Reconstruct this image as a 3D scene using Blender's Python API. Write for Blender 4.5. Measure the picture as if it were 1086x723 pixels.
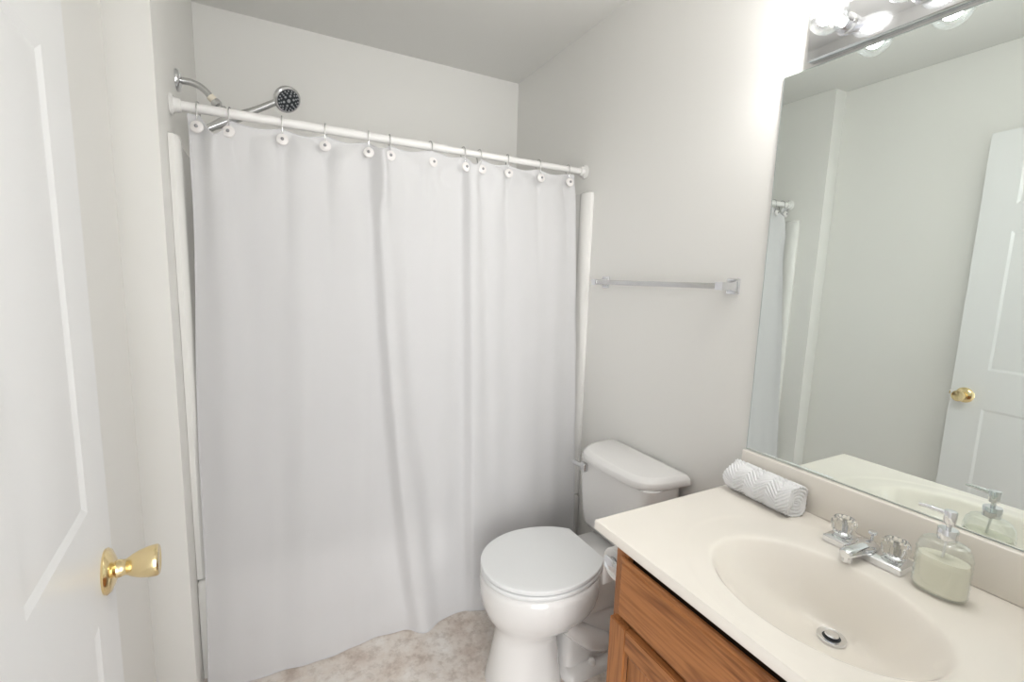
import bpy, bmesh, math, random
from mathutils import Vector, Matrix
from math import sin, cos, pi, radians as R_
random.seed(4)
for o in list(bpy.data.objects):
    bpy.data.objects.remove(o, do_unlink=True)
SC = bpy.context.scene
COL = SC.collection

# ------------------------------------------------------------------ camera, world, exposure
FPX = 487.3474
YAW, PITCH, ROLL = 0.4822, 0.1348, 0.0303
fwd = Vector((sin(YAW)*cos(PITCH), cos(YAW)*cos(PITCH), -sin(PITCH)))
r0 = Vector((cos(YAW), -sin(YAW), 0)); u0 = r0.cross(fwd)
rt = r0*cos(ROLL) + u0*sin(ROLL); up = -r0*sin(ROLL) + u0*cos(ROLL)
cam = bpy.data.cameras.new('camera'); cam_o = bpy.data.objects.new('camera', cam); COL.objects.link(cam_o)
cam.sensor_fit = 'HORIZONTAL'; cam.sensor_width = 36.0
cam.lens = FPX/1086*36.0; cam.clip_start = 0.02; cam.clip_end = 50
M = Matrix((rt, up, -fwd)).transposed().to_4x4(); M.translation = Vector((-1.2612, 0.0, 1.3634))
cam_o.matrix_world = M
SC.camera = cam_o
SC.view_settings.view_transform = 'Standard'
SC.view_settings.look = 'None'
SC.view_settings.gamma = 1.0
SC.view_settings.use_curve_mapping = False
SC.view_settings.exposure = 0.0

W = bpy.data.worlds.new('hall_ambient_fill'); SC.world = W; W.use_nodes = True
bg = W.node_tree.nodes['Background']
bg.inputs['Color'].default_value = (0.98, 0.98, 1.0, 1); bg.inputs['Strength'].default_value = 1.0  # even white world light added as ambient fill through the doorway

def area(name, loc, rot, sx, sy, power, color):
    l = bpy.data.lights.new(name, 'AREA'); l.shape = 'RECTANGLE'; l.size = sx; l.size_y = sy
    l.energy = power; l.color = color
    o = bpy.data.objects.new(name, l); COL.objects.link(o); o.location = loc; o.rotation_euler = rot
    return o
# added fill lamp in the unseen hall, shining through the doorway behind the camera
area('hall_fill', (-1.62, -1.7, 1.25), (R_(90), 0, 0), 1.4, 2.3, 66.0, (0.985, 0.99, 0.985))
BULB_EMIT = 320.0

# ------------------------------------------------------------------ materials
def mat(name, color, rough=0.5, metal=0.0, spec=0.5, coat=0.0, trans=0.0, ior=1.45):
    m = bpy.data.materials.new(name); m.use_nodes = True
    b = m.node_tree.nodes['Principled BSDF']
    b.inputs['Base Color'].default_value = (*color, 1); b.inputs['Roughness'].default_value = rough
    b.inputs['Metallic'].default_value = metal; b.inputs['Specular IOR Level'].default_value = spec
    b.inputs['Coat Weight'].default_value = coat; b.inputs['Transmission Weight'].default_value = trans
    b.inputs['IOR'].default_value = ior
    return m
def N(m, t): return m.node_tree.nodes.new(t)
def L(m, a, b): m.node_tree.links.new(a, b)
def bump(m, scale, strength, dist=0.001, detail=3, stretch=None):
    b = m.node_tree.nodes['Principled BSDF']
    tc = N(m, 'ShaderNodeTexCoord'); n = N(m, 'ShaderNodeTexNoise'); bp = N(m, 'ShaderNodeBump')
    n.inputs['Scale'].default_value = scale; n.inputs['Detail'].default_value = detail
    src = tc.outputs['Object']
    if stretch:
        mp = N(m, 'ShaderNodeMapping'); mp.inputs['Scale'].default_value = stretch
        L(m, src, mp.inputs['Vector']); src = mp.outputs['Vector']
    L(m, src, n.inputs['Vector']); L(m, n.outputs['Fac'], bp.inputs['Height'])
    bp.inputs['Strength'].default_value = strength; bp.inputs['Distance'].default_value = dist
    L(m, bp.outputs['Normal'], b.inputs['Normal'])
    return m
def tint(m, c1, c2, scale, detail=4, stretch=None, lo=.35, hi=.65):
    b = m.node_tree.nodes['Principled BSDF']
    tc = N(m, 'ShaderNodeTexCoord'); n = N(m, 'ShaderNodeTexNoise'); cr = N(m, 'ShaderNodeValToRGB')
    n.inputs['Scale'].default_value = scale; n.inputs['Detail'].default_value = detail
    src = tc.outputs['Object']
    if stretch:
        mp = N(m, 'ShaderNodeMapping'); mp.inputs['Scale'].default_value = stretch
        L(m, src, mp.inputs['Vector']); src = mp.outputs['Vector']
    L(m, src, n.inputs['Vector']); L(m, n.outputs['Fac'], cr.inputs['Fac'])
    cr.color_ramp.elements[0].position = lo; cr.color_ramp.elements[1].position = hi
    cr.color_ramp.elements[0].color = (*c1, 1); cr.color_ramp.elements[1].color = (*c2, 1)
    L(m, cr.outputs['Color'], b.inputs['Base Color'])
    return m

WALLC = (0.82, 0.813, 0.782)
M_wall = bump(mat('wall_paint', WALLC, 0.55, spec=0.35), 160, 0.08)
M_ceil = bump(mat('ceiling_paint', (0.78, 0.775, 0.745), 0.9, spec=0.1), 140, 0.08)
M_door = mat('door_paint', (0.80, 0.805, 0.80), 0.32, spec=0.5)
M_trim = mat('trim_paint', (0.80, 0.80, 0.79), 0.4)
M_chrome = mat('chrome', (0.80, 0.81, 0.83), 0.09, metal=1)
M_nickel = mat('brushed_chrome', (0.62, 0.62, 0.62), 0.24, metal=1)
M_rivet = mat('grey_rivet_metal', (0.33, 0.33, 0.34), 0.35, metal=.8)
M_brass = mat('polished_brass', (0.86, 0.70, 0.40), 0.17, metal=1)
M_porc = mat('white_porcelain', (0.80, 0.79, 0.775), 0.12, coat=0.3)
M_seat = mat('toilet_seat_plastic', (0.79, 0.80, 0.80), 0.28)
M_fiber = mat('white_fibreglass', (0.82, 0.812, 0.785), 0.22)
M_rod = mat('white_enamel', (0.82, 0.81, 0.79), 0.3)
M_dark = mat('dark_rubber', (0.03, 0.035, 0.04), 0.5)
M_grey = mat('grey_nozzle_plastic', (0.36, 0.37, 0.38), 0.45)
M_tape = mat('thread_tape', (0.78, 0.72, 0.60), 0.7)
M_paper = mat('tissue_paper', (0.86, 0.85, 0.83), 0.95, spec=0.1)
M_button = mat('white_button_plastic', (0.80, 0.775, 0.76), 0.35)
M_marble = tint(mat('cultured_marble', (0.8, 0.75, 0.67), 0.13, coat=0.2), (0.855, 0.81, 0.735), (0.875, 0.83, 0.76), 5)
M_towel = bump(mat('white_terry', (0.90, 0.90, 0.905), 0.95, spec=0.1), 900, 0.5, 0.001)

def make_floor():
    m = mat('mottled_vinyl', (0.6, 0.55, 0.5), 0.35)
    b = m.node_tree.nodes['Principled BSDF']
    tc = N(m, 'ShaderNodeTexCoord')
    n1 = N(m, 'ShaderNodeTexNoise'); n1.inputs['Scale'].default_value = 7; n1.inputs['Detail'].default_value = 7; n1.inputs['Roughness'].default_value = .68
    n2 = N(m, 'ShaderNodeTexNoise'); n2.inputs['Scale'].default_value = 26; n2.inputs['Detail'].default_value = 6; n2.inputs['Roughness'].default_value = .7
    c1 = N(m, 'ShaderNodeValToRGB'); e = c1.color_ramp.elements
    e[0].position = .30; e[0].color = (0.52, 0.42, 0.36, 1); e[1].position = .68; e[1].color = (0.82, 0.79, 0.755, 1)
    e2 = c1.color_ramp.elements.new(.48); e2.color = (0.70, 0.635, 0.575, 1)
    c2 = N(m, 'ShaderNodeValToRGB'); c2.color_ramp.elements[0].position = .38; c2.color_ramp.elements[0].color = (0.62, 0.57, 0.53, 1)
    c2.color_ramp.elements[1].position = .52; c2.color_ramp.elements[1].color = (1, 1, 1, 1)
    mx = N(m, 'ShaderNodeMix'); mx.data_type = 'RGBA'; mx.blend_type = 'MULTIPLY'; mx.inputs[0].default_value = .55
    L(m, tc.outputs['Object'], n1.inputs['Vector']); L(m, tc.outputs['Object'], n2.inputs['Vector'])
    L(m, n1.outputs['Fac'], c1.inputs['Fac']); L(m, n2.outputs['Fac'], c2.inputs['Fac'])
    L(m, c1.outputs['Color'], mx.inputs[6]); L(m, c2.outputs['Color'], mx.inputs[7])
    L(m, mx.outputs[2], b.inputs['Base Color'])
    return m
M_floor = make_floor()

def make_oak(name, axis):
    """golden oak, grain running along the given axis (0 x, 1 y, 2 z)"""
    m = mat(name, (0.3, 0.14, 0.055), 0.38)
    b = m.node_tree.nodes['Principled BSDF']
    tc = N(m, 'ShaderNodeTexCoord'); mp = N(m, 'ShaderNodeMapping')
    s = [9, 9, 9]; s[axis] = 1.1; mp.inputs['Scale'].default_value = s
    n0 = N(m, 'ShaderNodeTexNoise'); n0.inputs['Scale'].default_value = 1.6; n0.inputs['Detail'].default_value = 3; n0.inputs['Distortion'].default_value = .6
    mul = N(m, 'ShaderNodeMath'); mul.operation = 'MULTIPLY'; mul.inputs[1].default_value = 9.0
    fr = N(m, 'ShaderNodeMath'); fr.operation = 'PINGPONG'; fr.inputs[1].default_value = 1.0
    mp2 = N(m, 'ShaderNodeMapping'); s2 = [140, 140, 140]; s2[axis] = 6; mp2.inputs['Scale'].default_value = s2
    n1 = N(m, 'ShaderNodeTexNoise'); n1.inputs['Scale'].default_value = 1.0; n1.inputs['Detail'].default_value = 3
    cr = N(m, 'ShaderNodeValToRGB'); e = cr.color_ramp.elements
    e[0].position = 0.0; e[0].color = (0.25, 0.095, 0.031, 1); e[1].position = .55; e[1].color = (0.405, 0.168, 0.058, 1)
    cr2 = N(m, 'ShaderNodeValToRGB'); cr2.color_ramp.elements[0].position = .36; cr2.color_ramp.elements[0].color = (.62, .55, .5, 1)
    cr2.color_ramp.elements[1].position = .55; cr2.color_ramp.elements[1].color = (1, 1, 1, 1)
    mx = N(m, 'ShaderNodeMix'); mx.data_type = 'RGBA'; mx.blend_type = 'MULTIPLY'; mx.inputs[0].default_value = .75
    L(m, tc.outputs['Object'], mp.inputs['Vector']); L(m, mp.outputs['Vector'], n0.inputs['Vector'])
    L(m, n0.outputs['Fac'], mul.inputs[0]); L(m, mul.outputs[0], fr.inputs[0]); L(m, fr.outputs[0], cr.inputs['Fac'])
    L(m, tc.outputs['Object'], mp2.inputs['Vector']); L(m, mp2.outputs['Vector'], n1.inputs['Vector']); L(m, n1.outputs['Fac'], cr2.inputs['Fac'])
    L(m, cr.outputs['Color'], mx.inputs[6]); L(m, cr2.outputs['Color'], mx.inputs[7]); L(m, mx.outputs[2], b.inputs['Base Color'])
    return m
M_oak_h = make_oak('oak_grain_across', 1); M_oak_v = make_oak('oak_grain_upright', 2)
M_gap = mat('cabinet_inside_and_gap_shade', (0.035, 0.018, 0.010), 0.8)  # near-black brown; on the gap board it stands in for shade

def make_cloth():
    m = bpy.data.materials.new('white_curtain_cloth'); m.use_nodes = True
    nt = m.node_tree; b = nt.nodes['Principled BSDF']; out = nt.nodes['Material Output']
    b.inputs['Base Color'].default_value = (0.865, 0.862, 0.875, 1); b.inputs['Roughness'].default_value = .85; b.inputs['Specular IOR Level'].default_value = .15
    tr = N(m, 'ShaderNodeBsdfTranslucent'); tr.inputs['Color'].default_value = (0.875, 0.872, 0.885, 1)
    tp = N(m, 'ShaderNodeBsdfTransparent')
    mx = N(m, 'ShaderNodeMixShader'); mx.inputs['Fac'].default_value = .28
    mx2 = N(m, 'ShaderNodeMixShader'); mx2.inputs['Fac'].default_value = .165
    tc = N(m, 'ShaderNodeTexCoord'); mp = N(m, 'ShaderNodeMapping'); mp.inputs['Scale'].default_value = (220, 220, 5)
    n = N(m, 'ShaderNodeTexNoise'); n.inputs['Scale'].default_value = 1; n.inputs['Detail'].default_value = 2
    bp = N(m, 'ShaderNodeBump'); bp.inputs['Strength'].default_value = .12; bp.inputs['Distance'].default_value = .001
    L(m, tc.outputs['Object'], mp.inputs['Vector']); L(m, mp.outputs['Vector'], n.inputs['Vector']); L(m, n.outputs['Fac'], bp.inputs['Height'])
    L(m, bp.outputs['Normal'], b.inputs['Normal']); L(m, bp.outputs['Normal'], tr.inputs['Normal'])
    L(m, b.outputs[0], mx.inputs[1]); L(m, tr.outputs[0], mx.inputs[2])
    L(m, mx.outputs[0], mx2.inputs[1]); L(m, tp.outputs[0], mx2.inputs[2]); L(m, mx2.outputs[0], out.inputs['Surface'])
    return m
M_cloth = make_cloth()

def glassy(name, color, lo=0.04, hi=0.75, rough=0.03, base=0.0):
    """thin clear glass: see-through seen square on, more reflective towards the rim"""
    m = bpy.data.materials.new(name); m.use_nodes = True
    nt = m.node_tree; nt.nodes.remove(nt.nodes['Principled BSDF']); out = nt.nodes['Material Output']
    tp = N(m, 'ShaderNodeBsdfTransparent'); tp.inputs['Color'].default_value = (*color, 1)
    gl = N(m, 'ShaderNodeBsdfGlossy'); gl.inputs['Roughness'].default_value = rough; gl.inputs['Color'].default_value = (.95, .97, .97, 1)
    lw = N(m, 'ShaderNodeLayerWeight'); lw.inputs['Blend'].default_value = .45
    mr = N(m, 'ShaderNodeMapRange'); mr.inputs['To Min'].default_value = lo; mr.inputs['To Max'].default_value = hi
    mx = N(m, 'ShaderNodeMixShader')
    L(m, lw.outputs['Facing'], mr.inputs['Value']); L(m, mr.outputs[0], mx.inputs['Fac'])
    L(m, tp.outputs[0], mx.inputs[1]); L(m, gl.outputs[0], mx.inputs[2]); L(m, mx.outputs[0], out.inputs['Surface'])
    return m
M_bulbglass = glassy('bulb_glass', (0.97, 0.98, 0.99), .06, .8)
M_bottle = glassy('bottle_glass', (0.975, 0.99, 0.98), .06, .55)
M_acrylic = mat('clear_acrylic', (0.97, 0.98, 0.98), 0.14, trans=1.0, ior=1.3)
M_soap = mat('pale_green_soap', (0.87, 0.84, 0.70), 0.4)
M_mirror = mat('mirror_silver', (0.86, 0.915, 0.89), 0.0, metal=1)
M_medge = mat('mirror_edge_glass', (0.50, 0.56, 0.54), 0.15)
def emis(name, color, s):
    m = bpy.data.materials.new(name); m.use_nodes = True; nt = m.node_tree
    nt.nodes.remove(nt.nodes['Principled BSDF']); e = N(m, 'ShaderNodeEmission')
    e.inputs['Color'].default_value = (*color, 1); e.inputs['Strength'].default_value = s
    L(m, e.outputs[0], nt.nodes['Material Output'].inputs['Surface']); return m
M_glow = emis('bulb_glow', (1.0, 0.968, 0.945), BULB_EMIT)

# ------------------------------------------------------------------ mesh helpers
class MB:
    def __init__(s): s.bm = bmesh.new()
    def box(s, x0, x1, y0, y1, z0, z1, bev=0.0, seg=2, mtx=None):
        t = bmesh.new(); bmesh.ops.create_cube(t, size=1)
        for v in t.verts: v.co = Vector(((x0+x1)/2 + v.co.x*(x1-x0), (y0+y1)/2 + v.co.y*(y1-y0), (z0+z1)/2 + v.co.z*(z1-z0)))
        if bev: bmesh.ops.bevel(t, geom=list(t.edges), offset=bev, segments=seg, profile=.5, affect='EDGES')
        return s.merge(t, mtx)
    def merge(s, t, mtx=None):
        if mtx: bmesh.ops.transform(t, matrix=mtx, verts=t.verts)
        bmesh.ops.recalc_face_normals(t, faces=t.faces)
        me = bpy.data.meshes.new('tmp'); t.to_mesh(me); t.free(); s.bm.from_mesh(me); bpy.data.meshes.remove(me); return s
    def loft(s, rings, cap0=True, cap1=True, closed=True, mtx=None):
        t = bmesh.new(); vs = [[t.verts.new(p) for p in r] for r in rings]; n = len(rings[0])
        for i in range(len(vs)-1):
            for j in range(n if closed else n-1):
                k = (j+1) % n
                t.faces.new((vs[i][j], vs[i][k], vs[i+1][k], vs[i+1][j]))
        if cap0 and closed: t.faces.new(vs[0][::-1])
        if cap1 and closed: t.faces.new(vs[-1])
        bmesh.ops.recalc_face_normals(t, faces=t.faces)
        return s.merge(t, mtx)
    def lathe(s, prof, origin=(0, 0, 0), axis=(0, 0, 1), n=32, sx=1, sy=1, cap0=True, cap1=True):
        """prof: (radius, height) pairs along the axis"""
        ax = Vector(axis).normalized(); q = Vector((0, 0, 1)).rotation_difference(ax).to_matrix().to_4x4(); q.translation = Vector(origin)
        rings = [[Vector((max(r, 1e-5)*sx*cos(2*pi*k/n), max(r, 1e-5)*sy*sin(2*pi*k/n), h)) for k in range(n)] for r, h in prof]
        return s.loft(rings, cap0, cap1, True, q)
    def tube(s, pts, r, n=12, closed=False, caps=True):
        pts = [Vector(p) for p in pts]; m = len(pts); rr = r if isinstance(r, (list, tuple)) else [r]*m
        rings = []; nrm = None
        for i, p in enumerate(pts):
            a = pts[(i-1) % m] if (closed or i > 0) else p; b = pts[(i+1) % m] if (closed or i < m-1) else p
            d = (b-a).normalized()
            if nrm is None: nrm = d.orthogonal().normalized()
            nrm = (nrm - d*nrm.dot(d)).normalized(); bn = d.cross(nrm)
            rings.append([p + (nrm*cos(2*pi*k/n) + bn*sin(2*pi*k/n))*rr[i] for k in range(n)])
        if closed: rings.append(rings[0]); return s.loft(rings, False, False)
        return s.loft(rings, caps, caps)
    def ball(s, c, r, sx=1, sy=1, sz=1, u=24, v=16, mtx=None):
        t = bmesh.new(); bmesh.ops.create_uvsphere(t, u_segments=u, v_segments=v, radius=r)
        for w in t.verts: w.co = Vector((w.co.x*sx + c[0], w.co.y*sy + c[1], w.co.z*sz + c[2]))
        return s.merge(t, mtx)
    def build(s, name, m, parent=None, ang=38, loc=None, smooth=True):
        bmesh.ops.remove_doubles(s.bm, verts=s.bm.verts, dist=1e-6)
        if loc: bmesh.ops.translate(s.bm, vec=-Vector(loc), verts=s.bm.verts)
        if smooth:
            for f in s.bm.faces: f.smooth = True
            for e in s.bm.edges:
                if len(e.link_faces) == 2 and e.calc_face_angle(0) > R_(ang): e.smooth = False
        me = bpy.data.meshes.new(name); s.bm.to_mesh(me); s.bm.free(); me.materials.append(m)
        o = bpy.data.objects.new(name, me); COL.objects.link(o)
        if loc: o.location = loc
        if parent: o.parent = parent
        return o
def tag(o, label, cat, group=None, kind=None):
    o['label'] = label; o['category'] = cat
    if group: o['group'] = group
    if kind: o['kind'] = kind
    return o
def thing(name, label, cat, loc=(0, 0, 0), rz=0, group=None):
    o = bpy.data.objects.new(name, None); COL.objects.link(o); o.location = loc; o.rotation_euler = (0, 0, rz); o.empty_display_size = .05
    return tag(o, label, cat, group)
def struct(o, label=None, cat=None):
    o['kind'] = 'structure'
    if label: o['label'] = label; o['category'] = cat
    return o
def copy_tree(o, parent=None):
    c = o.copy(); COL.objects.link(c)
    if parent: c.parent = parent
    for ch in list(o.children): copy_tree(ch, c)
    return c
def bez(p0, p1, p2, p3, n=16):
    P = [Vector(p) for p in (p0, p1, p2, p3)]
    return [P[0]*(1-t)**3 + P[1]*3*t*(1-t)**2 + P[2]*3*t*t*(1-t) + P[3]*t**3 for t in [i/n for i in range(n+1)]]
def sm(a, b, x):
    t = min(1, max(0, (x-a)/(b-a))); return t*t*(3-2*t)

# ------------------------------------------------------------------ room shell
XA, XL = -1.511, -1.61          # plumbing end wall of the tub, left wall
YF, YJ, YB, H = 0.10, 1.562, 2.4246, 2.44
b = MB(); b.box(XL-.1, .1, -.02, YB+.1, -.05, 0); struct(b.build('floor', M_floor), 'mottled beige vinyl floor', 'floor')
b = MB(); b.box(XL-.1, .1, -.02, YB+.1, H, H+.05); struct(b.build('ceiling', M_ceil), 'plain matt ceiling', 'ceiling')
b = MB(); b.box(0, .1, -.02, YB+.1, 0, H); struct(b.build('wall_right', M_wall), 'off white wall carrying mirror and towel bar', 'wall')
b = MB(); b.box(XA-.199, .0, YB, YB+.1, 0, H); struct(b.build('wall_back', M_wall), 'off white wall behind the tub', 'wall')
b = MB()
ring = [(XL-.1, -.02), (XL, -.02), (XL, YJ), (XA, YJ), (XA, YB), (XL-.1, YB)]
b.loft([[Vector((x, y, 0)) for x, y in ring], [Vector((x, y, H)) for x, y in ring]])
struct(b.build('wall_left', M_wall, smooth=False), 'off white wall behind the open door, stepping in at the tub', 'wall')
DX0, DX1, DH = -1.452, -0.66, 2.05     # doorway the camera stands in
b = MB()
b.box(XL, DX0, -.02, YF, 0, H); b.box(DX1, 0, -.02, YF, 0, H); b.box(DX0, DX1, -.02, YF, DH, H)
struct(b.build('wall_front', M_wall, smooth=False), 'off white wall with the doorway', 'wall')
b = MB()                                # door casing around the doorway, room side
b.box(DX1, DX1+.057, YF, YF+.014, 0, DH+.057, .004); b.box(DX0-.02, DX1+.057, YF, YF+.014, DH, DH+.057, .004)
struct(b.build('trim_1', M_trim), 'white casing around the doorway', 'trim')
b = MB(); b.box(-.012, 0, .86, 1.62, 0, .083, .003); struct(b.build('baseboard_right', M_trim), 'white baseboard behind the toilet', 'baseboard')
b = MB(); b.box(XL, XL+.012, .12, YJ, 0, .083, .003); struct(b.build('baseboard_left', M_trim), 'white baseboard along the left wall', 'baseboard')

# ------------------------------------------------------------------ door, open against the left wall
def make_door():
    th = 0.076; Wd, Hd, T = 0.80, 2.03, 0.035
    root = bpy.data.objects.new('door_1', None); COL.objects.link(root)
    hx, hy = -1.5035 + Wd*sin(th), 0.897 - Wd*cos(th)
    root.location = (hx, hy, 0.008); root.rotation_euler = (0, 0, pi/2 + th)   # local x runs along the door, local -y faces the room
    tag(root, 'white six panel door standing open against the left wall', 'door', kind='structure')
    xs = [0, .113, .345, .455, .687, Wd]; zs = [0, .235, .852, 1.022, 1.615, 1.725, 1.92, Hd]
    t = bmesh.new(); pan = []
    for side, y in ((0, 0.0), (1, T)):
        g = [[t.verts.new((x, y, z)) for z in zs] for x in xs]
        for i in range(5):
            for j in range(7):
                q = (g[i][j], g[i+1][j], g[i+1][j+1], g[i][j+1])
                f = t.faces.new(q if side == 0 else q[::-1])
                if i in (1, 3) and j in (1, 3, 5): pan.append(f)
        if side == 0: g0 = g
    for i in range(5):
        t.faces.new((g0[i][0], g[i][0], g[i+1][0], g0[i+1][0])); t.faces.new((g0[i+1][7], g[i+1][7], g[i][7], g0[i][7]))
    for j in range(7):
        t.faces.new((g0[0][j], g0[0][j+1], g[0][j+1], g[0][j])); t.faces.new((g0[5][j], g[5][j], g[5][j+1], g0[5][j+1]))
    bmesh.ops.recalc_face_normals(t, faces=t.faces)
    for th_, d in ((.006, -.0015), (.008, -.0022), (.006, .0), (.026, .0027)):
        bmesh.ops.inset_individual(t, faces=pan, thickness=th_, depth=d)
    mb = MB(); mb.merge(t); mb.build('door_slab', M_door, root, ang=14)
    for side in (-1, 1):                # tulip knob on both faces
        y0 = 0.0 if side < 0 else T
        k = MB(); ax = (0, side, 0); o = (.748, y0, .899)
        k.lathe([(.0, 0), (.033, 0), (.034, .003), (.031, .007), (.022, .011), (.014, .014), (.0, .014)], o, ax, 40)
        kr = k.build('knob_rose', M_brass, root)
        k = MB(); k.lathe([(.0, .012), (.0135, .012), (.0130, .018), (.0115, .023), (.0125, .026), (.0165, .032), (.0205, .041), (.0232, .052), (.0240, .060), (.0236, .0635), (.0215, .0655), (.0195, .0655), (.018, .0645), (.0, .0640)], o, ax, 40)
        k.build('knob', M_brass, kr)
    l = MB(); l.box(Wd-.001, Wd+.0015, T/2-.012, T/2+.012, .87, .925, .001); l.box(Wd, Wd+.010, T/2-.006, T/2+.006, .89, .906, .002)
    l.build('latch', M_brass, root)
    for z in (.2, 1.0, 1.8):
        hg = MB(); hg.lathe([(0, 0), (.006, 0), (.006, .09), (0, .09)], (-.004, -.006, z), n=14); hg.build('hinge', M_brass, root)
make_door()

# ------------------------------------------------------------------ bathtub and surround
def rrect(x0, x1, y0, y1, r, z, n=6):
    pts = []
    for cx, cy, a0 in ((x1-r, y1-r, 0), (x0+r, y1-r, 90), (x0+r, y0+r, 180), (x1-r, y0+r, 270)):
        for k in range(n+1):
            a = R_(a0 + 90*k/n); pts.append(Vector((cx + r*cos(a), cy + r*sin(a), z)))
    return pts
def make_tub():
    b = MB(); X0, X1, Y0, Y1 = XA+.0006, -.0006, 1.668, YB-.003
    rings = [rrect(X0, X1, Y0+.012, Y1, .004, 0.0), rrect(X0, X1, Y0+.012, Y1, .004, .03), rrect(X0, X1, Y0+.004, Y1, .006, .05), rrect(X0, X1, Y0+.002, Y1, .006, .31),
             rrect(X0, X1, Y0, Y1, .012, .325), rrect(X0, X1, Y0, Y1, .014, .348), rrect(X0+.004, X1-.004, Y0+.006, Y1-.004, .016, .358), rrect(X0+.015, X1-.015, Y0+.018, Y1-.012, .02, .361),
             rrect(X0+.07, X1-.07, Y0+.075, Y1-.05, .08, .360), rrect(X0+.085, X1-.085, Y0+.09, Y1-.065, .09, .35), rrect(X0+.11, X1-.16, Y0+.11, Y1-.085, .11, .20),
             rrect(X0+.14, X1-.25, Y0+.13, Y1-.105, .13, .09), rrect(X0+.18, X1-.30, Y0+.17, Y1-.145, .12, .065)]
    b.loft(rings, True, True)
    tub = b.build('bathtub', M_fiber); tag(tub, 'white bathtub seen faintly through the lower part of the curtain', 'bathtub')
    d = MB(); d.lathe([(0, 0), (.03, 0), (.03, .004), (.024, .006), (0, .006)], (X0+.30, (Y0+Y1)/2, .064)); d.build('drain', M_chrome, tub)
    s = thing('tub_surround', 'glossy white fibreglass surround lining the tub walls with rounded front posts', 'tub surround', (0, 0, .362))
    zt = 1.752-.362
    for nm, sx, xw in (('side_panel', 1, XA+.001), ('side_panel', -1, -.001)):
        p = MB()
        def X(d): return xw + sx*d
        prof = [(0, 1.678), (.014, 1.678), (.022, 1.686), (.026, 1.706), (.026, 1.735), (.022, 1.748), (.014, 1.757), (.010, 1.775), (.010, YB-.013), (0, YB-.013)]
        p.loft([[Vector((X(d), y, z)) for d, y in prof] for z in (.0005, zt-.02)] + [[Vector((X(d*.9), y + (.004 if y < 1.72 else 0), zt-.006)) for d, y in prof], [Vector((X(d*.6), y + (.014 if y < 1.72 else 0), zt)) for d, y in prof]])
        p.build(nm, M_fiber, s)
    p = MB(); p.box(XA+.012, -.012, YB-.012, YB-.002, .001, zt, .004); p.build('back_panel', M_fiber, s)
    for zz in (.35, .75):
        q = MB(); q.box(XA+.30, XA+.62, YB-.075, YB-.0122, zz, zz+.03, .010, 3); q.build('soap_shelf', M_fiber, s)
make_tub()

# ------------------------------------------------------------------ curtain rod
YR, ZR = 1.757, 1.846
def make_rod():
    root = thing('shower_curtain_rod', 'white tension rod spanning the tub from wall to wall', 'curtain rod', (0, YR, ZR))
    b = MB(); b.lathe([(0, 0), (.0145, 0), (.0145, .86), (.0125, .862), (.0125, -XA-.004), (0, -XA-.004)], (XA+.002, 0, 0), (1, 0, 0), 24); b.build('rod_tube', M_rod, root)
    for x, s in ((XA+.001, 1), (-.001, -1)):
        f = MB(); f.lathe([(0, 0), (.031, 0), (.031, .004), (.027, .007), (.0205, .010), (.0195, .026), (.0165, .028), (0, .028)], (x, 0, 0), (s, 0, 0), 32)
        fl = f.build('flange', M_rod, root)
        for a in (0, 180):
            c = MB(); c.ball((x + s*.0062, .024*sin(R_(a)), .024*cos(R_(a))), .0032, u=10, v=8); c.build('screw', M_nickel, fl)
make_rod()

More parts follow.
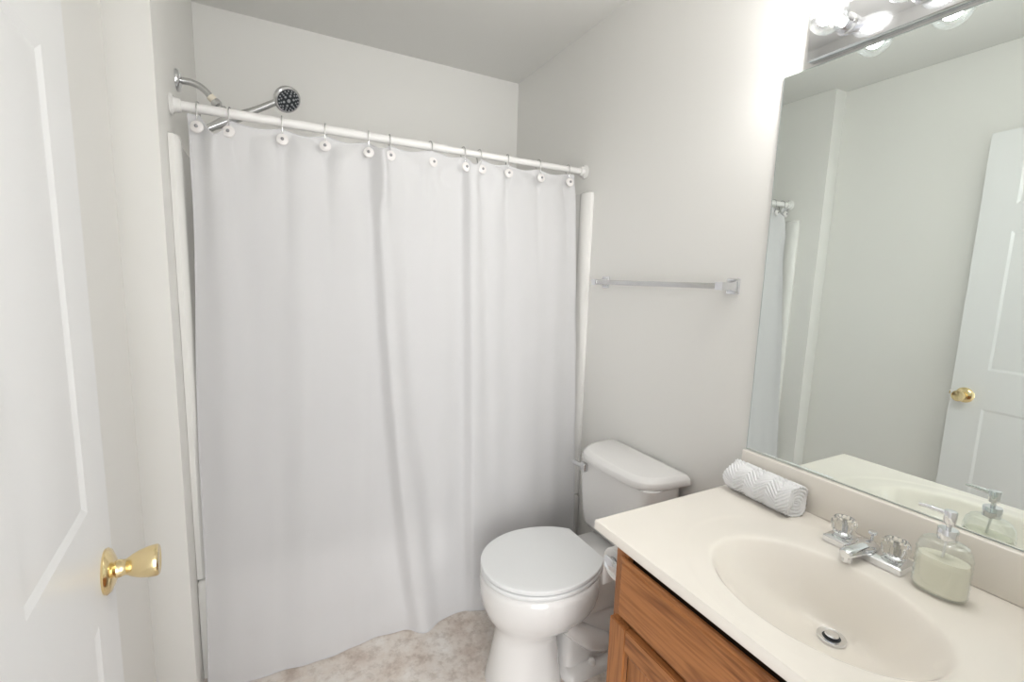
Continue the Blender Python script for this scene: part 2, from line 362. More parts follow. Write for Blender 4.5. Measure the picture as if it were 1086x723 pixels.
# ------------------------------------------------------------------ shower curtain
HX = [-1.441, -1.358, -1.213, -1.081, -.938, -.866, -.715, -.582, -.514, -.389, -.241, -.092]
CX0, CX1, ZT = -1.468, -.058, 1.823
def curtain_point(u, v):
    """u along the rod, v from the floor (0) to the top hem (1)"""
    x = CX0 + (CX1-CX0)*u
    z = ZT*v
    # sag of the top edge between hooks
    best = 0
    for i in range(len(HX)-1):
        if HX[i] <= x <= HX[i+1]:
            w = HX[i+1]-HX[i]; t = (x-HX[i])/w
            sag = {0: .056, 1: .010, 4: .026, 7: .028}.get(i, .012)
            best = sag*math.sin(pi*t)**1.3
            break
    topk = sm(.80, 1.0, v)
    z -= best*topk
    # plane of hang: rod down to the tub rim, then along the apron to the floor
    if z > .37: y = 1.650 + (YR-.002-1.650)*((z-.37)/(1.823-.37))
    else: y = 1.650 - .016*sm(.37, .12, z) - .022*sm(.16, 0.0, z)
    # folds
    top = 1-v
    def fold(xc_top, xc_bot, wt, wb, at, ab, sharp=1.0, skew=0):
        xc = xc_top + (xc_bot-xc_top)*(top**1.9); w = wt + (wb-wt)*top; a = at + (ab-at)*sm(0, .85, top)
        d = (x-xc)/w
        if skew: d = d/(1+skew*(1 if d > 0 else -1))
        return a*math.exp(-abs(d)**(2*sharp))
    dy = 0
    dy += fold(-.905, -.790, .034, .055, .036, .056, 1.3, .38)
    dy += fold(-.560, -.565, .034, .050, .034, .040, 1.3, .45)
    dy += fold(-1.40, -1.36, .034, .10, .026, .006, 1.1)
    dy += fold(-1.15, -1.19, .05, .075, .010, .017)
    dy += fold(-1.01, -1.02, .05, .06, .012, .012)
    dy += fold(-.70, -.69, .05, .06, .012, .010)
    dy += fold(-.45, -.46, .04, .06, .010, .012)
    dy += fold(-.31, -.33, .05, .05, .010, .012)
    dy += fold(-.165, -.18, .05, .05, .010, .006)
    dy += .026*math.exp(-abs((x+.896)/.015)**2.4)*sm(1.55, 1.70, z) + .022*math.exp(-abs((x+1.405)/.020)**2.4)*sm(1.62, 1.74, z)
    for h in HX:
        rr_ = math.hypot(x-h, ZT-z); dy += .0085*sin(5*math.atan2(x-h, ZT-z+.01)+h*7)*math.exp(-((rr_-.12)/.09)**2)
    # pinch back at each hook near the top
    tk = sm(.70, 1.0, v)
    for h in HX: dy -= .010*tk*math.exp(-((x-h)/.018)**2)
    y -= dy*(.35 + .65*sm(0, .12, v)) if v < .12 else dy
    # soft ripples
    y -= .0030*sin(x*27+2.0*v+.6)*(.4+.6*v) + .0018*sin(x*61-3.1*v) + .0012*sin(z*9+x*14) + .0010*sin(z*23-x*31)
    # hem wander on the floor
    if v < .08: y -= (1-v/.08)*(.006*sin(x*9+1.0) + .004*sin(x*21) + .030*math.exp(-((x+.775)/.045)**2) + .022*math.exp(-((x+.525)/.035)**2) + .012*math.exp(-((x+1.1)/.16)**2))
    xx = x - .022*sm(.1, 1, top)*(1-u)**6 + .004*sin(z*5)*(1-u)**8 + .010*sm(0, .25, top)*u**10
    return Vector((xx, min(y, 1.7565) if v > .9 else y, max(z, .004)))
def make_curtain():
    nu, nv = 420, 150
    b = MB(); t = bmesh.new()
    g = [[t.verts.new(curtain_point(i/nu, j/nv)) for j in range(nv+1)] for i in range(nu+1)]
    for i in range(nu):
        for j in range(nv): t.faces.new((g[i][j], g[i+1][j], g[i+1][j+1], g[i][j+1]))
    for f in t.faces: f.smooth = True
    me = bpy.data.meshes.new('shower_curtain'); t.to_mesh(me); t.free(); me.materials.append(M_cloth)
    o = bpy.data.objects.new('shower_curtain', me); COL.objects.link(o)
    tag(o, 'white fabric shower curtain hanging from the rod down to the floor', 'shower curtain')
    # doubled hems: a slim band along the top, both sides and the floor edge
    def band(name, pts):
        h = MB(); h.tube(pts, .0022, 6); h.build(name, M_cloth, o)
    band('side_hem', [curtain_point(0, j/90) for j in range(91)]); band('side_hem', [curtain_point(1, j/90) for j in range(91)])
    band('bottom_hem', [curtain_point(i/300, 0) for i in range(301)]); band('top_hem', [curtain_point(i/300, 1) for i in range(301)])
make_curtain()

ORD = ['first', 'second', 'third', 'fourth', 'fifth', 'sixth', 'seventh', 'eighth', 'ninth', 'tenth', 'eleventh', 'last']
def make_hook():
    root = thing('curtain_hook', 'x', 'curtain hook', (0, YR, ZR))
    w = MB(); pts = []
    for k in range(21):
        a = R_(-70 + 320*k/20 - 90 + 0); pts.append((0, .0175*cos(a), .0175*sin(a)))
    pts = [(0, -.012, -.052), (0, -.0185, -.040), (0, -.0195, -.020)] + [(0, -.0185*cos(R_(a)), .0185*sin(R_(a))) for a in range(-10, 200, 12)] + [(0, .014, -.018), (0, .008, -.034), (0, .004, -.045)]
    w.tube(pts, .0019, 8); w.build('hook_wire', M_nickel, root)
    d = MB(); d.lathe([(0, -.004), (.009, -.004), (.0165, -.002), (.0182, .001), (.0172, .0046), (.012, .0082), (.006, .0092), (0, .0094)], (0, -.024, -.060), (0, -1, .12), 28)
    bt = d.build('button', M_button, root)
    p = MB(); p.ball((0, -.0340, -.0592), .0052, 1, .8, 1, 12, 8); p.build('rivet', M_rivet, bt)
    return root
hook = make_hook()
for i, x in enumerate(HX):
    o = hook if i == 0 else copy_tree(hook)
    o.location = (x, YR, ZR); o.rotation_euler = (0, 0, random.uniform(-.25, .25))
    o['group'] = 'button hooks along the shower rod'
    o['label'] = ('white button curtain hook, %s one along the rod from the shower head end' % ORD[i]) if i < 11 else 'white button curtain hook, last one along the rod beside the right wall'

# ------------------------------------------------------------------ shower arm and hand shower
def make_shower():
    a = thing('wall_shower', 'curved chrome shower arm coming out of the tub end wall above the rod', 'shower', (XA, 1.902, 1.962))
    f = MB(); f.lathe([(0, 0), (.034, 0), (.034, .003), (.030, .009), (.018, .013), (.0115, .015), (0, .015)], (.001, 0, 0), (1, 0, 0), 32); f.build('flange', M_chrome, a)
    t = MB(); pts = bez((.006, 0, 0), (.045, 0, .006), (.070, 0, -.002), (.093, 0, -.034), 18); t.tube(pts, .0105, 16); t.build('arm_pipe', M_nickel, a)
    q = MB(); d = Vector((.66, 0, -.75)); q.lathe([(0, -.004), (.0125, -.004), (.0125, .010), (.011, .012), (0, .012)], (.093, 0, -.034), d, 20); q.build('thread_tape', M_tape, a)
    q = MB(); q.lathe([(0, 0), (.013, 0), (.015, .006), (.015, .016), (.010, .022), (.010, .028), (.0145, .030), (.0145, .045), (.011, .05), (0, .05)], (.101, 0, -.043), d, 20); q.build('swivel_joint', M_nickel, a)
    q = MB(); q.box(-.018, .018, -.018, .018, -.022, .022, .006, 3, Matrix.Translation((.132, -.014, -.088)) @ Matrix.Rotation(R_(-40), 4, 'Y')); q.build('holder_clip', M_nickel, a)
    # the hand shower resting in the holder
    h = thing('hand_shower', 'grey chrome hand shower with round spray head resting in its holder', 'hand shower', (-1.345, 1.872, 1.858))
    def P(u): return Vector(u) - Vector((-1.345, 1.872, 1.858))
    p0, p1, p2, p3 = P((-1.425, 1.872, 1.822)), P((-1.37, 1.872, 1.858)), P((-1.31, 1.872, 1.888)), P((-1.222, 1.872, 1.944))
    b = MB(); pts = bez(p0, p1, p2, p3, 20); b.tube(pts, [.0125 + .0065*sin(pi*min(1, i/15))**2 - .002*(i/20) for i in range(21)], 16); b.build('handle', M_nickel, h)
    ax = Vector((.40, -.70, -.60)).normalized(); c = P((-1.192, 1.872, 1.957)) 
    b = MB(); b.lathe([(0, -.034), (.013, -.033), (.029, -.025), (.041, -.010), (.0445, .002), (.0445, .008), (.041, .011), (0, .011)], c, ax, 36); hd = b.build('spray_head', M_nickel, h)
    b = MB(); b.lathe([(0, .0105), (.037, .0105), (.037, .0125), (0, .0135)], c, ax, 36); fc = b.build('spray_face', M_dark, hd)
    qn = Vector((0, 0, 1)).rotation_difference(ax).to_matrix()
    b = MB()
    for rr, nn in ((.033, 18), (.026, 12), (.017, 6)):
        for k in range(nn):
            v = c + qn @ Vector((rr*cos(2*pi*k/nn), rr*sin(2*pi*k/nn), .0130)); b.ball(v, .0027 if rr > .02 else .004, u=8, v=6)
    b.lathe([(0, .013), (.006, .013), (.006, .0148), (0, .0152)], c, ax, 16)
    nz = b.build('spray_nozzles', M_grey, hd)
    # hose drops behind the curtain
    b = MB(); pts = bez(p0, p0+Vector((-.03, .0, -.03)), p0+Vector((-.05, .06, -.28)), p0+Vector((-.01, .09, -.46)), 20) + bez(p0+Vector((-.01, .09, -.46)), p0+Vector((.02, .11, -.58)), p0+Vector((.10, .10, -.50)), p0+Vector((.225, .055, .045)), 24)[1:]
    b.tube(pts, .0068, 12); b.build('hose', M_nickel, h)
make_shower()

# ------------------------------------------------------------------ towel bar
def make_towel_bar():
    root = thing('towel_bar', 'square chrome towel bar on the right wall above the toilet', 'towel bar', (0, 1.255, 1.360))
    for y in (-.306, .306):
        p = MB(); p.box(-.007, -.0005, y-.022, y+.022, -.024, .024, .003); pl = p.build('back_plate', M_chrome, root)
        p = MB(); p.loft([[Vector((-.006, y+s1*.016, s2*.018)) for s1, s2 in ((-1, -1), (1, -1), (1, 1), (-1, 1))], [Vector((-.030, y+s1*.012, s2*.011)) for s1, s2 in ((-1, -1), (1, -1), (1, 1), (-1, 1))], [Vector((-.070, y+s1*.013, s2*.012)) for s1, s2 in ((-1, -1), (1, -1), (1, 1), (-1, 1))]])
        p.build('post', M_chrome, root)
    b = MB(); b.box(-.0665, -.0495, -.306, .306, -.0085, .0085, .002); b.build('bar', M_nickel, root)
make_towel_bar()

# ------------------------------------------------------------------ mirror and vanity light
Z0 = .774
def make_mirror():
    y0, y1, z0, z1 = .104, .851, .8765, 1.926
    b = MB(); b.box(-.0055, -.0005, y0, y1, z0, z1); o = b.build('wall_mirror', M_medge, smooth=False)
    tag(o, 'frameless wall mirror over the backsplash of the vanity', 'mirror')
    b = MB(); t = bmesh.new(); v = [t.verts.new((-.0060, y, z)) for y, z in ((y0+.002, z0+.002), (y1-.002, z0+.002), (y1-.002, z1-.002), (y0+.002, z1-.002))]; t.faces.new(v[::-1])
    b.bm.free(); b.bm = t; b.build('mirror_face', M_mirror, o, smooth=False)
make_mirror()
def make_light():
    root = thing('vanity_light', 'chrome vanity light strip with globe bulbs above the mirror', 'light fixture', (0, .475, 1.9835))
    b = MB(); b.box(-.030, -.0005, -.305, .305, -.0515, .0515, .004); b.build('back_plate', M_chrome, root)
    for y in (.2155, .0655, -.0845, -.2345):
        s = MB(); s.lathe([(0, 0), (.024, 0), (.024, .006), (.0205, .008), (.0205, .030), (.017, .032), (0, .032)], (-.029, y, 0), (-1, 0, 0), 28); so = s.build('socket', M_chrome, root)
        g = MB(); g.lathe([(.0135, .028), (.0145, .034), (.022, .042), (.0315, .052), (.0378, .064), (.040, .077), (.0378, .090), (.0315, .102), (.022, .111), (.011, .1155), (.0, .1165)], (-.029, y, 0), (-1, 0, 0), 36, cap0=False); bo = g.build('bulb_globe', M_bulbglass, so)
        e = MB(); e.ball((-.029-.082, y, 0), .022, .58, 1, 1, 24, 16); e.build('glowing_core', M_glow, bo)
        c = MB(); c.lathe([(0, .026), (.011, .026), (.010, .045), (.006, .055), (0, .056)], (-.029, y, 0), (-1, 0, 0), 16); c.build('bulb_stem', M_rod, bo)
make_light()

# ------------------------------------------------------------------ vanity cabinet
CY0, CY1 = .104, .805          # cabinet ends along the wall
def make_cabinet():
    root = thing('vanity_cabinet', 'golden oak vanity cabinet under the cream counter', 'vanity cabinet', (0, 0, 0))
    xf = -.530
    b = MB(); b.box(xf+.019, -.002, CY1-.016, CY1, 0, Z0-.029, .001); b.build('side_panel', M_oak_v, root)
    b = MB(); b.box(xf+.019, -.002, CY0, CY0+.016, 0, Z0-.029, .001); b.build('side_panel', M_oak_v, root)
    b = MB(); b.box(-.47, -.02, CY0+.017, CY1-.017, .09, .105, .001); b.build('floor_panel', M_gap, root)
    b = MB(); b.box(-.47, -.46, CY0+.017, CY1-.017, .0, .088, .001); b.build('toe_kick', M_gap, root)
    for y0, y1, z0, z1 in ((CY1-.038, CY1, .09, Z0-.0285), (CY0, CY0+.038, .09, Z0-.0285), ((CY0+CY1)/2-.02, (CY0+CY1)/2+.02, .1305, .5345)):
        b = MB(); b.box(xf, xf+.0185, y0, y1, z0, z1, .0012); b.build('face_frame_stile', M_oak_v, root)
    for z0, z1 in ((.535, .580), (.09, .13)):
        b = MB(); b.box(xf+.0005, xf+.018, CY0+.0381, CY1-.0381, z0, z1, .001); b.build('face_frame_rail', M_oak_h, root)
    b = MB(); b.box(xf+.020, xf+.030, CY0+.017, CY1-.017, .60, Z0-.03, .001); b.build('gap_shade_board', M_gap, root)  # board added behind the gap above the drawer, its dark colour paints the shade
    # false drawer front with a routed edge
    def slab(name, y0, y1, z0, z1, mt, parent, lip=.010):
        x1 = xf-.0005; th = .019
        def rect(d, x): return [Vector((x, y0+d, z0+d)), Vector((x, y1-d, z0+d)), Vector((x, y1-d, z1-d)), Vector((x, y0+d, z1-d))]
        m = MB(); m.loft([rect(.004, x1), rect(.0, x1-.004), rect(0, x1-.010), rect(.004, x1-.0135), rect(lip, x1-.0145), rect(lip+.003, x1-th)]); return m.build(name, mt, parent, ang=20)
    slab('drawer_front', CY0+.014, CY1-.027, .563, .7125, M_oak_h, root)
    ym = (CY0+CY1)/2
    for y0, y1 in ((CY0+.014, ym-.002), (ym+.002, CY1-.010)):
        d = bpy.data.objects.new('cabinet_door', None); COL.objects.link(d); d.parent = root
        z0, z1 = .105, .549; x1 = xf-.0005; fw = .056
        def prism(name, quad, mt):
            m = MB(); a = [Vector((x1, y, z)) for y, z in quad]; c = [Vector((x1-.019, y, z)) for y, z in quad]; m.loft([a, c])
            bmesh.ops.bevel(m.bm, geom=list(m.bm.edges), offset=.0022, segments=2, affect='EDGES'); return m.build(name, mt, d, ang=40)
        prism('stile', [(y0, z0), (y0+fw, z0), (y0+fw, z1), (y0, z1)], M_oak_v); prism('stile', [(y1-fw, z0), (y1, z0), (y1, z1), (y1-fw, z1)], M_oak_v)
        prism('rail', [(y0+fw, z0), (y1-fw, z0), (y1-fw, z0+fw), (y0+fw, z0+fw)], M_oak_h); prism('rail', [(y0+fw, z1-fw), (y1-fw, z1-fw), (y1-fw, z1), (y0+fw, z1)], M_oak_h)
        m = MB(); m.box(x1-.011, x1-.003, y0+fw-.004, y1-fw+.004, z0+fw-.004, z1-fw+.004); m.build('door_panel', M_oak_v, d)
        m = MB(); e0, e1, g0, g1 = y0+fw, y1-fw, z0+fw, z1-fw
        for q in ((e0, e0+.009, g0, g1), (e1-.009, e1, g0, g1), (e0+.009, e1-.009, g0, g0+.009), (e0+.009, e1-.009, g1-.009, g1)):
            m.box(x1-.0155, x1-.011, q[0], q[1], q[2], q[3], .002)
        m.build('panel_moulding', M_oak_v, d)
make_cabinet()

# ------------------------------------------------------------------ counter with moulded basin
BX, BY, BA, BBY = -.337, .452, .157, .205
DRX, DRY, BD = -.258, .450, .130
def make_counter():
    X0, X1, Y0, Y1 = -.565, -.0008, .1008, .854
    root_b = MB(); t = bmesh.new()
    ang = [2*pi*k/160 for k in range(160)]
    for cx, cy in ((X0, Y0), (X0, Y1), (X1, Y0), (X1, Y1)): ang.append(math.atan2((cy-BY)/BBY, (cx-BX)/BA) % (2*pi))
    ang = sorted(set(round(a, 6) for a in ang)); n = len(ang)
    def drop(e):
        d = BD*(1-min(e, 1.6)**2.6)
        if e > 1: d = -(e-1)*.35
        s = .010; return .5*(d + math.sqrt(d*d + s*s)) - .5*max(0, (math.sqrt(.35*.35*.16 + s*s) - .35*.4))
    def recess(x, y):   # faint oval step in the deck around the bowl
        e = math.sqrt(((x+.300)/.243)**2 + ((y-.455)/.276)**2); return -.0009*(1-sm(.97, 1.03, e))
    rings = []
    es = [.10, .2, .3, .4, .5, .58, .66, .73, .79, .84, .88, .91, .935, .955, .97, .985, 1.0, 1.015, 1.03, 1.045, 1.06, 1.08, 1.11, 1.15]
    for e in es:
        k = sm(0, 1, min(e, 1)); cx, cy = DRX + (BX-DRX)*k, DRY + (BY-DRY)*k
        rings.append([Vector((cx + e*BA*cos(a), cy + e*BBY*sin(a), -drop(e))) for a in ang])
    base = rings[-1]
    outer = []
    for a in ang:
        dx, dy = BA*cos(a), BBY*sin(a); ts = []
        if dx > 1e-9: ts.append((X1-BX)/dx)
        if dx < -1e-9: ts.append((X0-BX)/dx)
        if dy > 1e-9: ts.append((Y1-BY)/dy)
        if dy < -1e-9: ts.append((Y0-BY)/dy)
        k = min(ts); outer.append(Vector((BX+dx*k, BY+dy*k, 0)))
    M_ = 40
    for i in range(1, M_+1):
        f = i/M_; rings.append([p.lerp(q, f) for p, q in zip([Vector((p.x, p.y, p.z*(1))) for p in base], outer)])
    for r in rings:
        for p in r:
            if math.sqrt(((p.x-BX)/BA)**2 + ((p.y-BY)/BBY)**2) > .9 or True: p.z += recess(p.x, p.y)
    last = rings[-1]
    def off(p, d, z):   # push the rim inwards by d
        return Vector((min(max(p.x, X0+d), X1), min(max(p.y, Y0), Y1-d), z))
    rings[-1] = [off(p, .003, p.z) for p in last]
    rings.append([off(p, .0008, -.0008) for p in last]); rings.append([off(p, 0, -.003) for p in last]); rings.append([off(p, 0, -.024) for p in last]); rings.append([off(p, .003, -.0275) for p in last]); rings.append([off(p, .030, -.0275) for p in last])
    b = MB(); b.loft(rings, True, False, True, Matrix.Translation((0, 0, Z0)))
    o = b.build('bathroom_counter', M_marble, ang=50); tag(o, 'cream cultured marble counter with oval moulded basin', 'counter')
    s = MB(); s.box(-.022, -.0008, Y0, Y1-.001, Z0+.0003, Z0+.1015, .003, 3); s.build('backsplash', M_marble, o)
    zc = Z0 - BD + .001 - .0009
    d = MB(); d.lathe([(.0, -.006), (.014, -.006), (.0165, .0005), (.0255, .0025), (.0265, .001), (.0265, -.003)], (DRX, DRY, zc+.004), n=36, cap1=False); dr = d.build('drain', M_chrome, o)
    d = MB(); d.lathe([(0, 0), (.0162, 0), (.0162, .003), (0, .003)], (DRX, DRY, zc+.0015), n=28); d.build('drain_well', M_dark, dr)
    d = MB(); d.lathe([(0, 0), (.0115, 0), (.0125, .004), (.011, .0062), (0, .0075)], (DRX, DRY, zc+.0055), n=28); d.build('stopper', M_chrome, dr)
make_counter()

# ------------------------------------------------------------------ faucet
def make_faucet():
    root = thing('faucet', 'low chrome two handle faucet with clear acrylic knobs behind the basin', 'faucet', (-.092, .479, Z0+.0002))
    b = MB(); hx, hy = .034, .0775
    def rr(dx, z, r): return rrect(-hx+dx, hx-dx, -hy+dx, hy-dx, r, z, 5)
    b.loft([rr(0, 0, .004), rr(0, .0125, .004), rr(.002, .0145, .004), rr(.013, .0185, .004)]); b.build('base_plate', M_chrome, root, ang=25)
    b = MB()                     # spout: wide hump in the middle running out over the bowl
    def sec(x, w, h, z0): return [Vector((x, w*cos(2*pi*k/24), z0 + h*sin(2*pi*k/24))) for k in range(24)]
    b.loft([sec(.020, .012, .006, .016), sec(.012, .020, .012, .017), sec(-.005, .024, .017, .019), sec(-.030, .0215, .015, .0205), sec(-.055, .018, .0125, .0225), sec(-.075, .0155, .0115, .0230), sec(-.088, .0135, .0105, .0225), sec(-.094, .010, .008, .022)])
    sp = b.build('spout', M_chrome, root)
    b = MB(); b.lathe([(0, 0), (.0095, 0), (.0095, .014), (0, .014)], (-.080, 0, .002), n=20); b.build('aerator', M_chrome, sp)
    b = MB(); b.lathe([(0, 0), (.0032, 0), (.0032, .022), (.005, .024), (.0085, .027), (.009, .031), (.0075, .033), (0, .0335)], (.017, 0, .016), n=20); b.build('lift_rod', M_chrome, root)
    for y in (-.0508, .0508):
        b = MB(); b.lathe([(0, 0), (.017, 0), (.016, .005), (.010, .008), (.0075, .012), (0, .012)], (0, y, .0168), n=24); hb = b.build('handle_stem', M_chrome, root)
        # faceted acrylic knob
        b = MB(); n = 48; rings = []
        for r, z in ((.004, .0195), (.0145, .0190), (.0190, .022), (.0225, .031), (.0245, .043), (.0240, .052), (.0205, .0585), (.014, .0605), (.0085, .0590), (.003, .0585)):
            fl = .10 if .0215 < z < .0565 and r > .013 else 0
            rings.append([Vector(((r*(1+fl*(abs(cos(6*2*pi*k/n))-.5)))*cos(2*pi*k/n), y + (r*(1+fl*(abs(cos(6*2*pi*k/n))-.5)))*sin(2*pi*k/n), z)) for k in range(n)])
        b.loft(rings); kn = b.build('acrylic_handle', M_acrylic, root, ang=25)
        b = MB(); b.lathe([(0, .0265), (.0048, .0265), (.0048, .050), (0, .050)], (0, y, .0), n=14); b.build('handle_screw', M_nickel, kn)
make_faucet()

# ------------------------------------------------------------------ soap dispenser
def make_soap():
    root = thing('soap_dispenser', 'ribbed glass soap dispenser of pale green soap with chrome pump beside the faucet', 'soap dispenser', (-.112, .345, Z0+.0004), R_(4))
    root.scale = (1.02, 1.02, 1.03)
    A, B = .0265, .0405
    def sec(k, z, da=0): return [Vector(((A*k+da)*math.copysign(abs(cos(t))**.9, cos(t)), (B*k+da)*math.copysign(abs(sin(t))**.9, sin(t)), z)) for t in [2*pi*i/48 for i in range(48)]]
    def body(k0, top, ribs, zb):
        R = [sec(.90*k0, zb), sec(.97*k0, zb+.002), sec(k0, zb+.006)]
        z = .010; i = 0
        while z < top:
            R.append(sec(k0, z, ribs if i % 2 == 0 else 0)); z += .0050; i += 1
        return R
    b = MB(); R = body(1.0, .086, .0022, 0)
    for k, z in ((.985, .091), (.93, .096), (.83, .1005), (.84, .102), (.70, .1045), (.71, .1058), (.57, .1075)): R.append(sec(k, z))
    R.append([Vector((.0135*cos(2*pi*i/48), .0135*sin(2*pi*i/48), .109)) for i in range(48)]); R.append([Vector((.0130*cos(2*pi*i/48), .0130*sin(2*pi*i/48), .114)) for i in range(48)])
    b.loft(R, True, False); b.build('glass_bottle', M_bottle, root, ang=60)
    b = MB(); R = body(.955, .069, .0018, .004); R.append(sec(.93, .071)); b.loft(R); b.build('liquid_soap', M_soap, root, ang=60)
    b = MB(); b.lathe([(0, .109), (.0150, .109), (.0155, .110), (.0155, .1285), (.0145, .130), (.006, .1305), (0, .1305)], n=32); b.build('pump_collar', M_chrome, root)
    b = MB(); b.lathe([(0, .128), (.0042, .128), (.0042, .140), (.0085, .1405), (.0092, .142), (.0098, .163), (.0090, .165), (0, .1655)], n=24); ph = b.build('pump_head', M_chrome, root)
    b = MB(); b.tube([(0, .006, .1585), (0, .02, .1592), (0, .038, .1594), (0, .0475, .1585)], [.0048, .0044, .0036, .0032], 12); b.build('nozzle', M_chrome, ph)
    b = MB(); b.tube([(0, 0, .110), (.002, .003, .06), (.005, .008, .012)], .002, 8); b.build('dip_tube', M_rod, root)
make_soap()

# ------------------------------------------------------------------ rolled towel
def make_towel():
    Lh, Rr = .096, .0445; nt = 220
    def rad(th): return Rr*(1 - .11*(th/(2*pi)))
    def side(th, y):
        # chevron ribs: zigzag along the roll
        per = .064; q = (y/per) % 1.0; zz = abs(2*q-1)
        s = (th*Rr*1.0 + zz*.034)/.0118
        g = abs(((s % 1.0)*2)-1)
        return rad(th) + .0058*(g-.5)
    def pt(th, r, y):
        x, z = r*sin(th), r*cos(th)
        zz = max(z, -Rr*.90); return Vector((x*1.04, y, zz*.97 + Rr*.90*.97))
    rings = []
    ths = [2*pi*k/nt for k in range(nt)]
    ne = 34
    def cap(sgn):
        out = []
        for i in range(ne):
            f = i/ne; ring = []
            for th in ths:
                r = max(.0008, f*rad(th)); c = (r/.0095 - th/(2*pi)) % 1.0
                groove = -.006*math.exp(-((c-.0)/.16)**2) - .006*math.exp(-((c-1.0)/.16)**2)
                y = sgn*(Lh + .004*sin(3*th)*f + groove + .006*(1-f)*sin(th*1.0))
                ring.append(pt(th, r, y))
            out.append(ring)
        return out
    rings += cap(-1)
    ns = 130
    for j in range(ns+1):
        y = -Lh + 2*Lh*j/ns; edge = min(1, (min(j, ns-j)+.6)/3.0)
        rings.append([pt(th, side(th, y)*(.95+.05*edge), y + (.004*sin(3*th)*(1 if j > ns/2 else -1))*(abs(2*j/ns-1)**6)) for th in ths])
    rings += cap(1)[::-1]
    b = MB(); b.loft(rings)
    o = b.build('rolled_towel', M_towel, ang=180, loc=(0, 0, 0)); o.location = (-.074, .742, Z0+.0006); o.rotation_euler = (0, 0, R_(-2.5))
    tag(o, 'white chevron ribbed hand towel rolled up on the counter by the backsplash', 'towel')
make_towel()

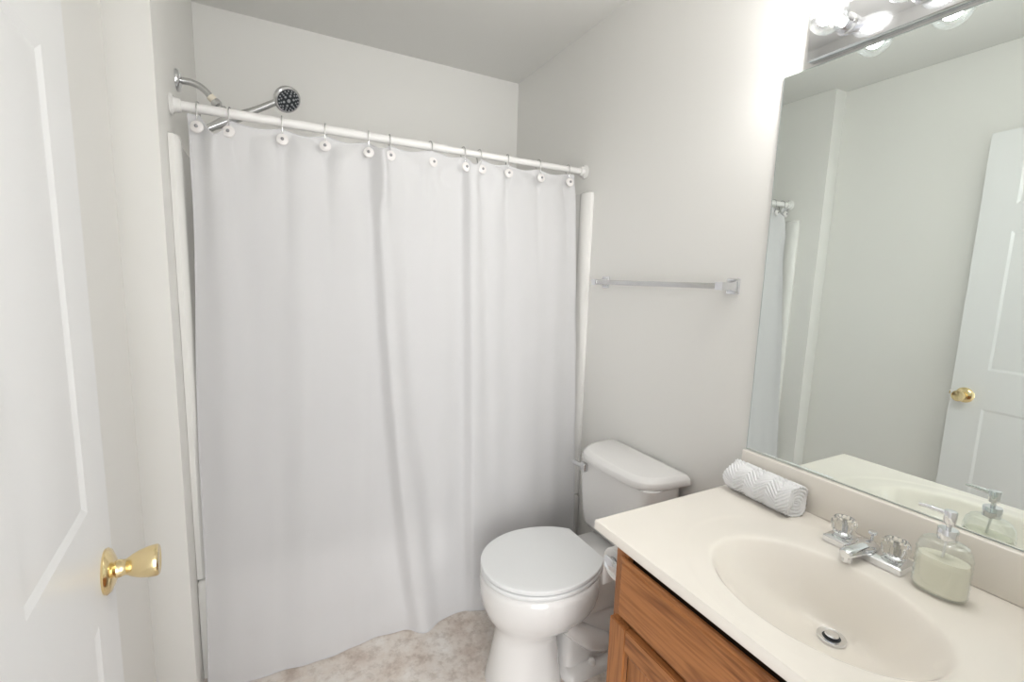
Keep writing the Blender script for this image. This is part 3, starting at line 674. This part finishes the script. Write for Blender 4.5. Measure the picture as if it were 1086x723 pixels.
# ------------------------------------------------------------------ toilet
def oval(cx, cy, af, ab, bw, z, n=64, pf=2.0, pb=2.0, flat=None):
    """plan ring: front (-x) half length af, back half length ab, half width bw"""
    pts = []
    for k in range(n):
        t = 2*pi*k/n; c, s = cos(t), sin(t); p = pb if c > 0 else pf
        x = math.copysign(abs(c)**(2/p), c)*(ab if c > 0 else af); y = math.copysign(abs(s)**(2/p), s)*bw
        pts.append(Vector((cx+x, cy+y, z)))
    return pts
def make_toilet():
    TY = 1.243
    root = thing('toilet', 'white two piece toilet with the lid down beside the vanity', 'toilet', (0, TY, 0))
    cx = -.475
    b = MB()
    rings = [oval(-.52, 0, .142, .115, .122, .0, pf=2.2, pb=2.6), oval(-.52, 0, .140, .113, .118, .012, pf=2.2, pb=2.6), oval(-.52, 0, .132, .110, .110, .05, pf=2.2, pb=2.6),
             oval(-.52, 0, .122, .106, .102, .11, pf=2.1, pb=2.4), oval(-.518, 0, .115, .106, .098, .165), oval(-.512, 0, .122, .12, .103, .195),
             oval(-.472, 0, .172, .22, .128, .222), oval(-.474, 0, .192, .22, .156, .255), oval(-.474, 0, .206, .22, .176, .295), oval(-.474, 0, .211, .22, .184, .335), oval(-.474, 0, .211, .215, .186, .365),
             oval(-.474, 0, .207, .21, .182, .383), oval(-.474, 0, .196, .20, .172, .389), oval(-.474, 0, .150, .15, .125, .387), oval(-.474, 0, .140, .14, .115, .36), oval(-.46, 0, .09, .09, .08, .25)]
    b.loft(rings); b.build('bowl', M_porc, root, ang=60)
    b = MB()                     # rear deck that carries the tank
    def rr(x0, x1, w, z, r): return rrect(x0, x1, -w, w, r, z, 5)
    b.loft([rr(-.34, -.05, .075, .20, .03), rr(-.36, -.035, .095, .27, .03), rr(-.37, -.025, .108, .33, .03), rr(-.37, -.022, .112, .372, .03), rr(-.365, -.026, .108, .381, .03)]); b.build('rear_deck', M_porc, root, ang=60)
    b = MB()                     # foot with the trapway hump
    b.loft([rr(-.42, -.10, .125, 0.0, .04), rr(-.42, -.10, .124, .014, .04), rr(-.415, -.105, .116, .024, .04), rr(-.41, -.11, .085, .030, .035), rr(-.40, -.115, .072, .10, .035), rr(-.39, -.12, .066, .21, .03)])
    ft = b.build('foot', M_porc, root, ang=60)
    for s in (-1, 1):
        b = MB(); b.tube([(-.40, s*.062, .185), (-.35, s*.070, .145), (-.30, s*.074, .105), (-.25, s*.070, .075), (-.20, s*.062, .055)], [.030, .036, .040, .038, .028], 20); b.build('trapway', M_porc, root, ang=80)
        b = MB(); b.lathe([(0, 0), (.0135, 0), (.0135, .012), (.010, .019), (.004, .0215), (0, .022)], (-.305, s*.098, .026), n=24); b.build('bolt_cap', M_porc, root)
    # tank, narrowing towards its rounded foot
    b = MB()
    def tk(d, w, z, r): return rrect(-.022-d, -.022, -w, w, r, z, 8)
    b.loft([tk(.130, .140, .386, .03), tk(.150, .165, .392, .04), tk(.160, .180, .415, .045), tk(.165, .187, .46, .045), tk(.172, .192, .56, .045), tk(.176, .195, .676, .045), tk(.160, .185, .679, .04)]); b.build('tank', M_porc, root, ang=60)
    b = MB()
    def ld(d, z, w=.208, D=.186, bow=.018):
        pts = []
        for k in range(41):      # front edge, bowed out with soft corners
            f = -1 + 2*k/40; y = f*(w-d); pts.append(Vector((-.016 - (D-d)*(1-abs(f)**7)**(1/2.6) - (bow)*(1-f*f)*1.0 if abs(f) < 1 else -.016-d, y, z)))
        pts.append(Vector((-.012-d*.5, w-d, z))); pts.insert(0, Vector((-.012-d*.5, -(w-d), z)))
        return pts
    b.loft([ld(.008, .678), ld(.001, .6795), ld(0, .682), ld(.0015, .700), ld(.003, .7025), ld(.013, .7135), ld(.016, .7155), ld(.022, .7168)]); b.build('tank_lid', M_porc, root, ang=33)
    # flush lever on the front, far corner
    lv = MB(); lv.box(-.218, -.196, .120, .150, .628, .664, .007, 3); lo = lv.build('flush_lever', M_nickel, root)
    lv = MB(); lv.tube([(-.210, .144, .648), (-.2125, .165, .647), (-.2125, .188, .646), (-.211, .203, .645)], [.0085, .0085, .0105, .0085], 12); lv.build('lever_handle', M_nickel, lo)
    # seat ring and lid
    def seat(z, d, n=72):
        pts = []
        for k in range(n):
            t = 2*pi*k/n; c, s = cos(t), sin(t)
            x = -.478 + (-(.207-d) if c < 0 else (.238-d))*abs(c); y = (.181-d)*s
            pts.append(Vector((min(x, -.284-d*.3), y, z)))
        return pts
    b = MB(); b.loft([seat(.3895, .010), seat(.3905, .003), seat(.393, .0010), seat(.4035, .0010), seat(.4055, .003), seat(.4062, .012)]); b.build('seat', M_seat, root, ang=50)
    b = MB(); b.loft([seat(.4105, .010), seat(.4110, .002), seat(.4125, .0), seat(.4215, .0), seat(.4240, .0025), seat(.4250, .007), seat(.4254, .03)]); b.build('seat_lid', M_seat, root, ang=30)
    for s in (-1, 1):
        b = MB(); b.box(-.286, -.258, s*.060-.017, s*.060+.017, .3815, .399, .005, 3); b.build('seat_hinge', M_seat, root)
make_toilet()

# ------------------------------------------------------------------ toilet paper on the cabinet side
def make_tp():
    root = thing('toilet_paper_holder', 'chrome toilet paper holder on the side of the vanity', 'toilet paper holder', (-.438, CY1, .640))
    for x in (-.072, .072):
        b = MB(); b.box(x-.016, x+.016, .0005, .006, -.026, .026, .003); pl = b.build('mount_plate', M_chrome, root)
        b = MB(); b.box(x-.006, x+.006, .005, .066, -.016, .016, .005); b.build('post', M_chrome, root)
    b = MB(); b.lathe([(0, -.066), (.008, -.066), (.008, .066), (0, .066)], (0, .052, 0), (1, 0, 0), 16); b.build('spindle', M_chrome, root)
    b = MB(); b.lathe([(.020, -.054), (.0405, -.054), (.042, -.052), (.042, .052), (.0405, .054), (.020, .054), (.020, -.054)], (0, 0, 0), (1, 0, 0), 48, cap0=False, cap1=False)
    for s in [0]:
        pts = [(0, .0423, 0), (0, .0428, -.03), (0, .042, -.085)]
        q = bmesh.new(); g = [[q.verts.new((x, y, z)) for (_, y, z) in pts] for x in (-.052, .052)]
        for j in range(2): q.faces.new((g[0][j], g[1][j], g[1][j+1], g[0][j+1]))
        b.merge(q)
    o = b.build('toilet_paper_roll', M_paper); o.location = (-.438, CY1+.052, .629); tag(o, 'white toilet paper roll on the holder between vanity and toilet', 'toilet paper')
make_tp()
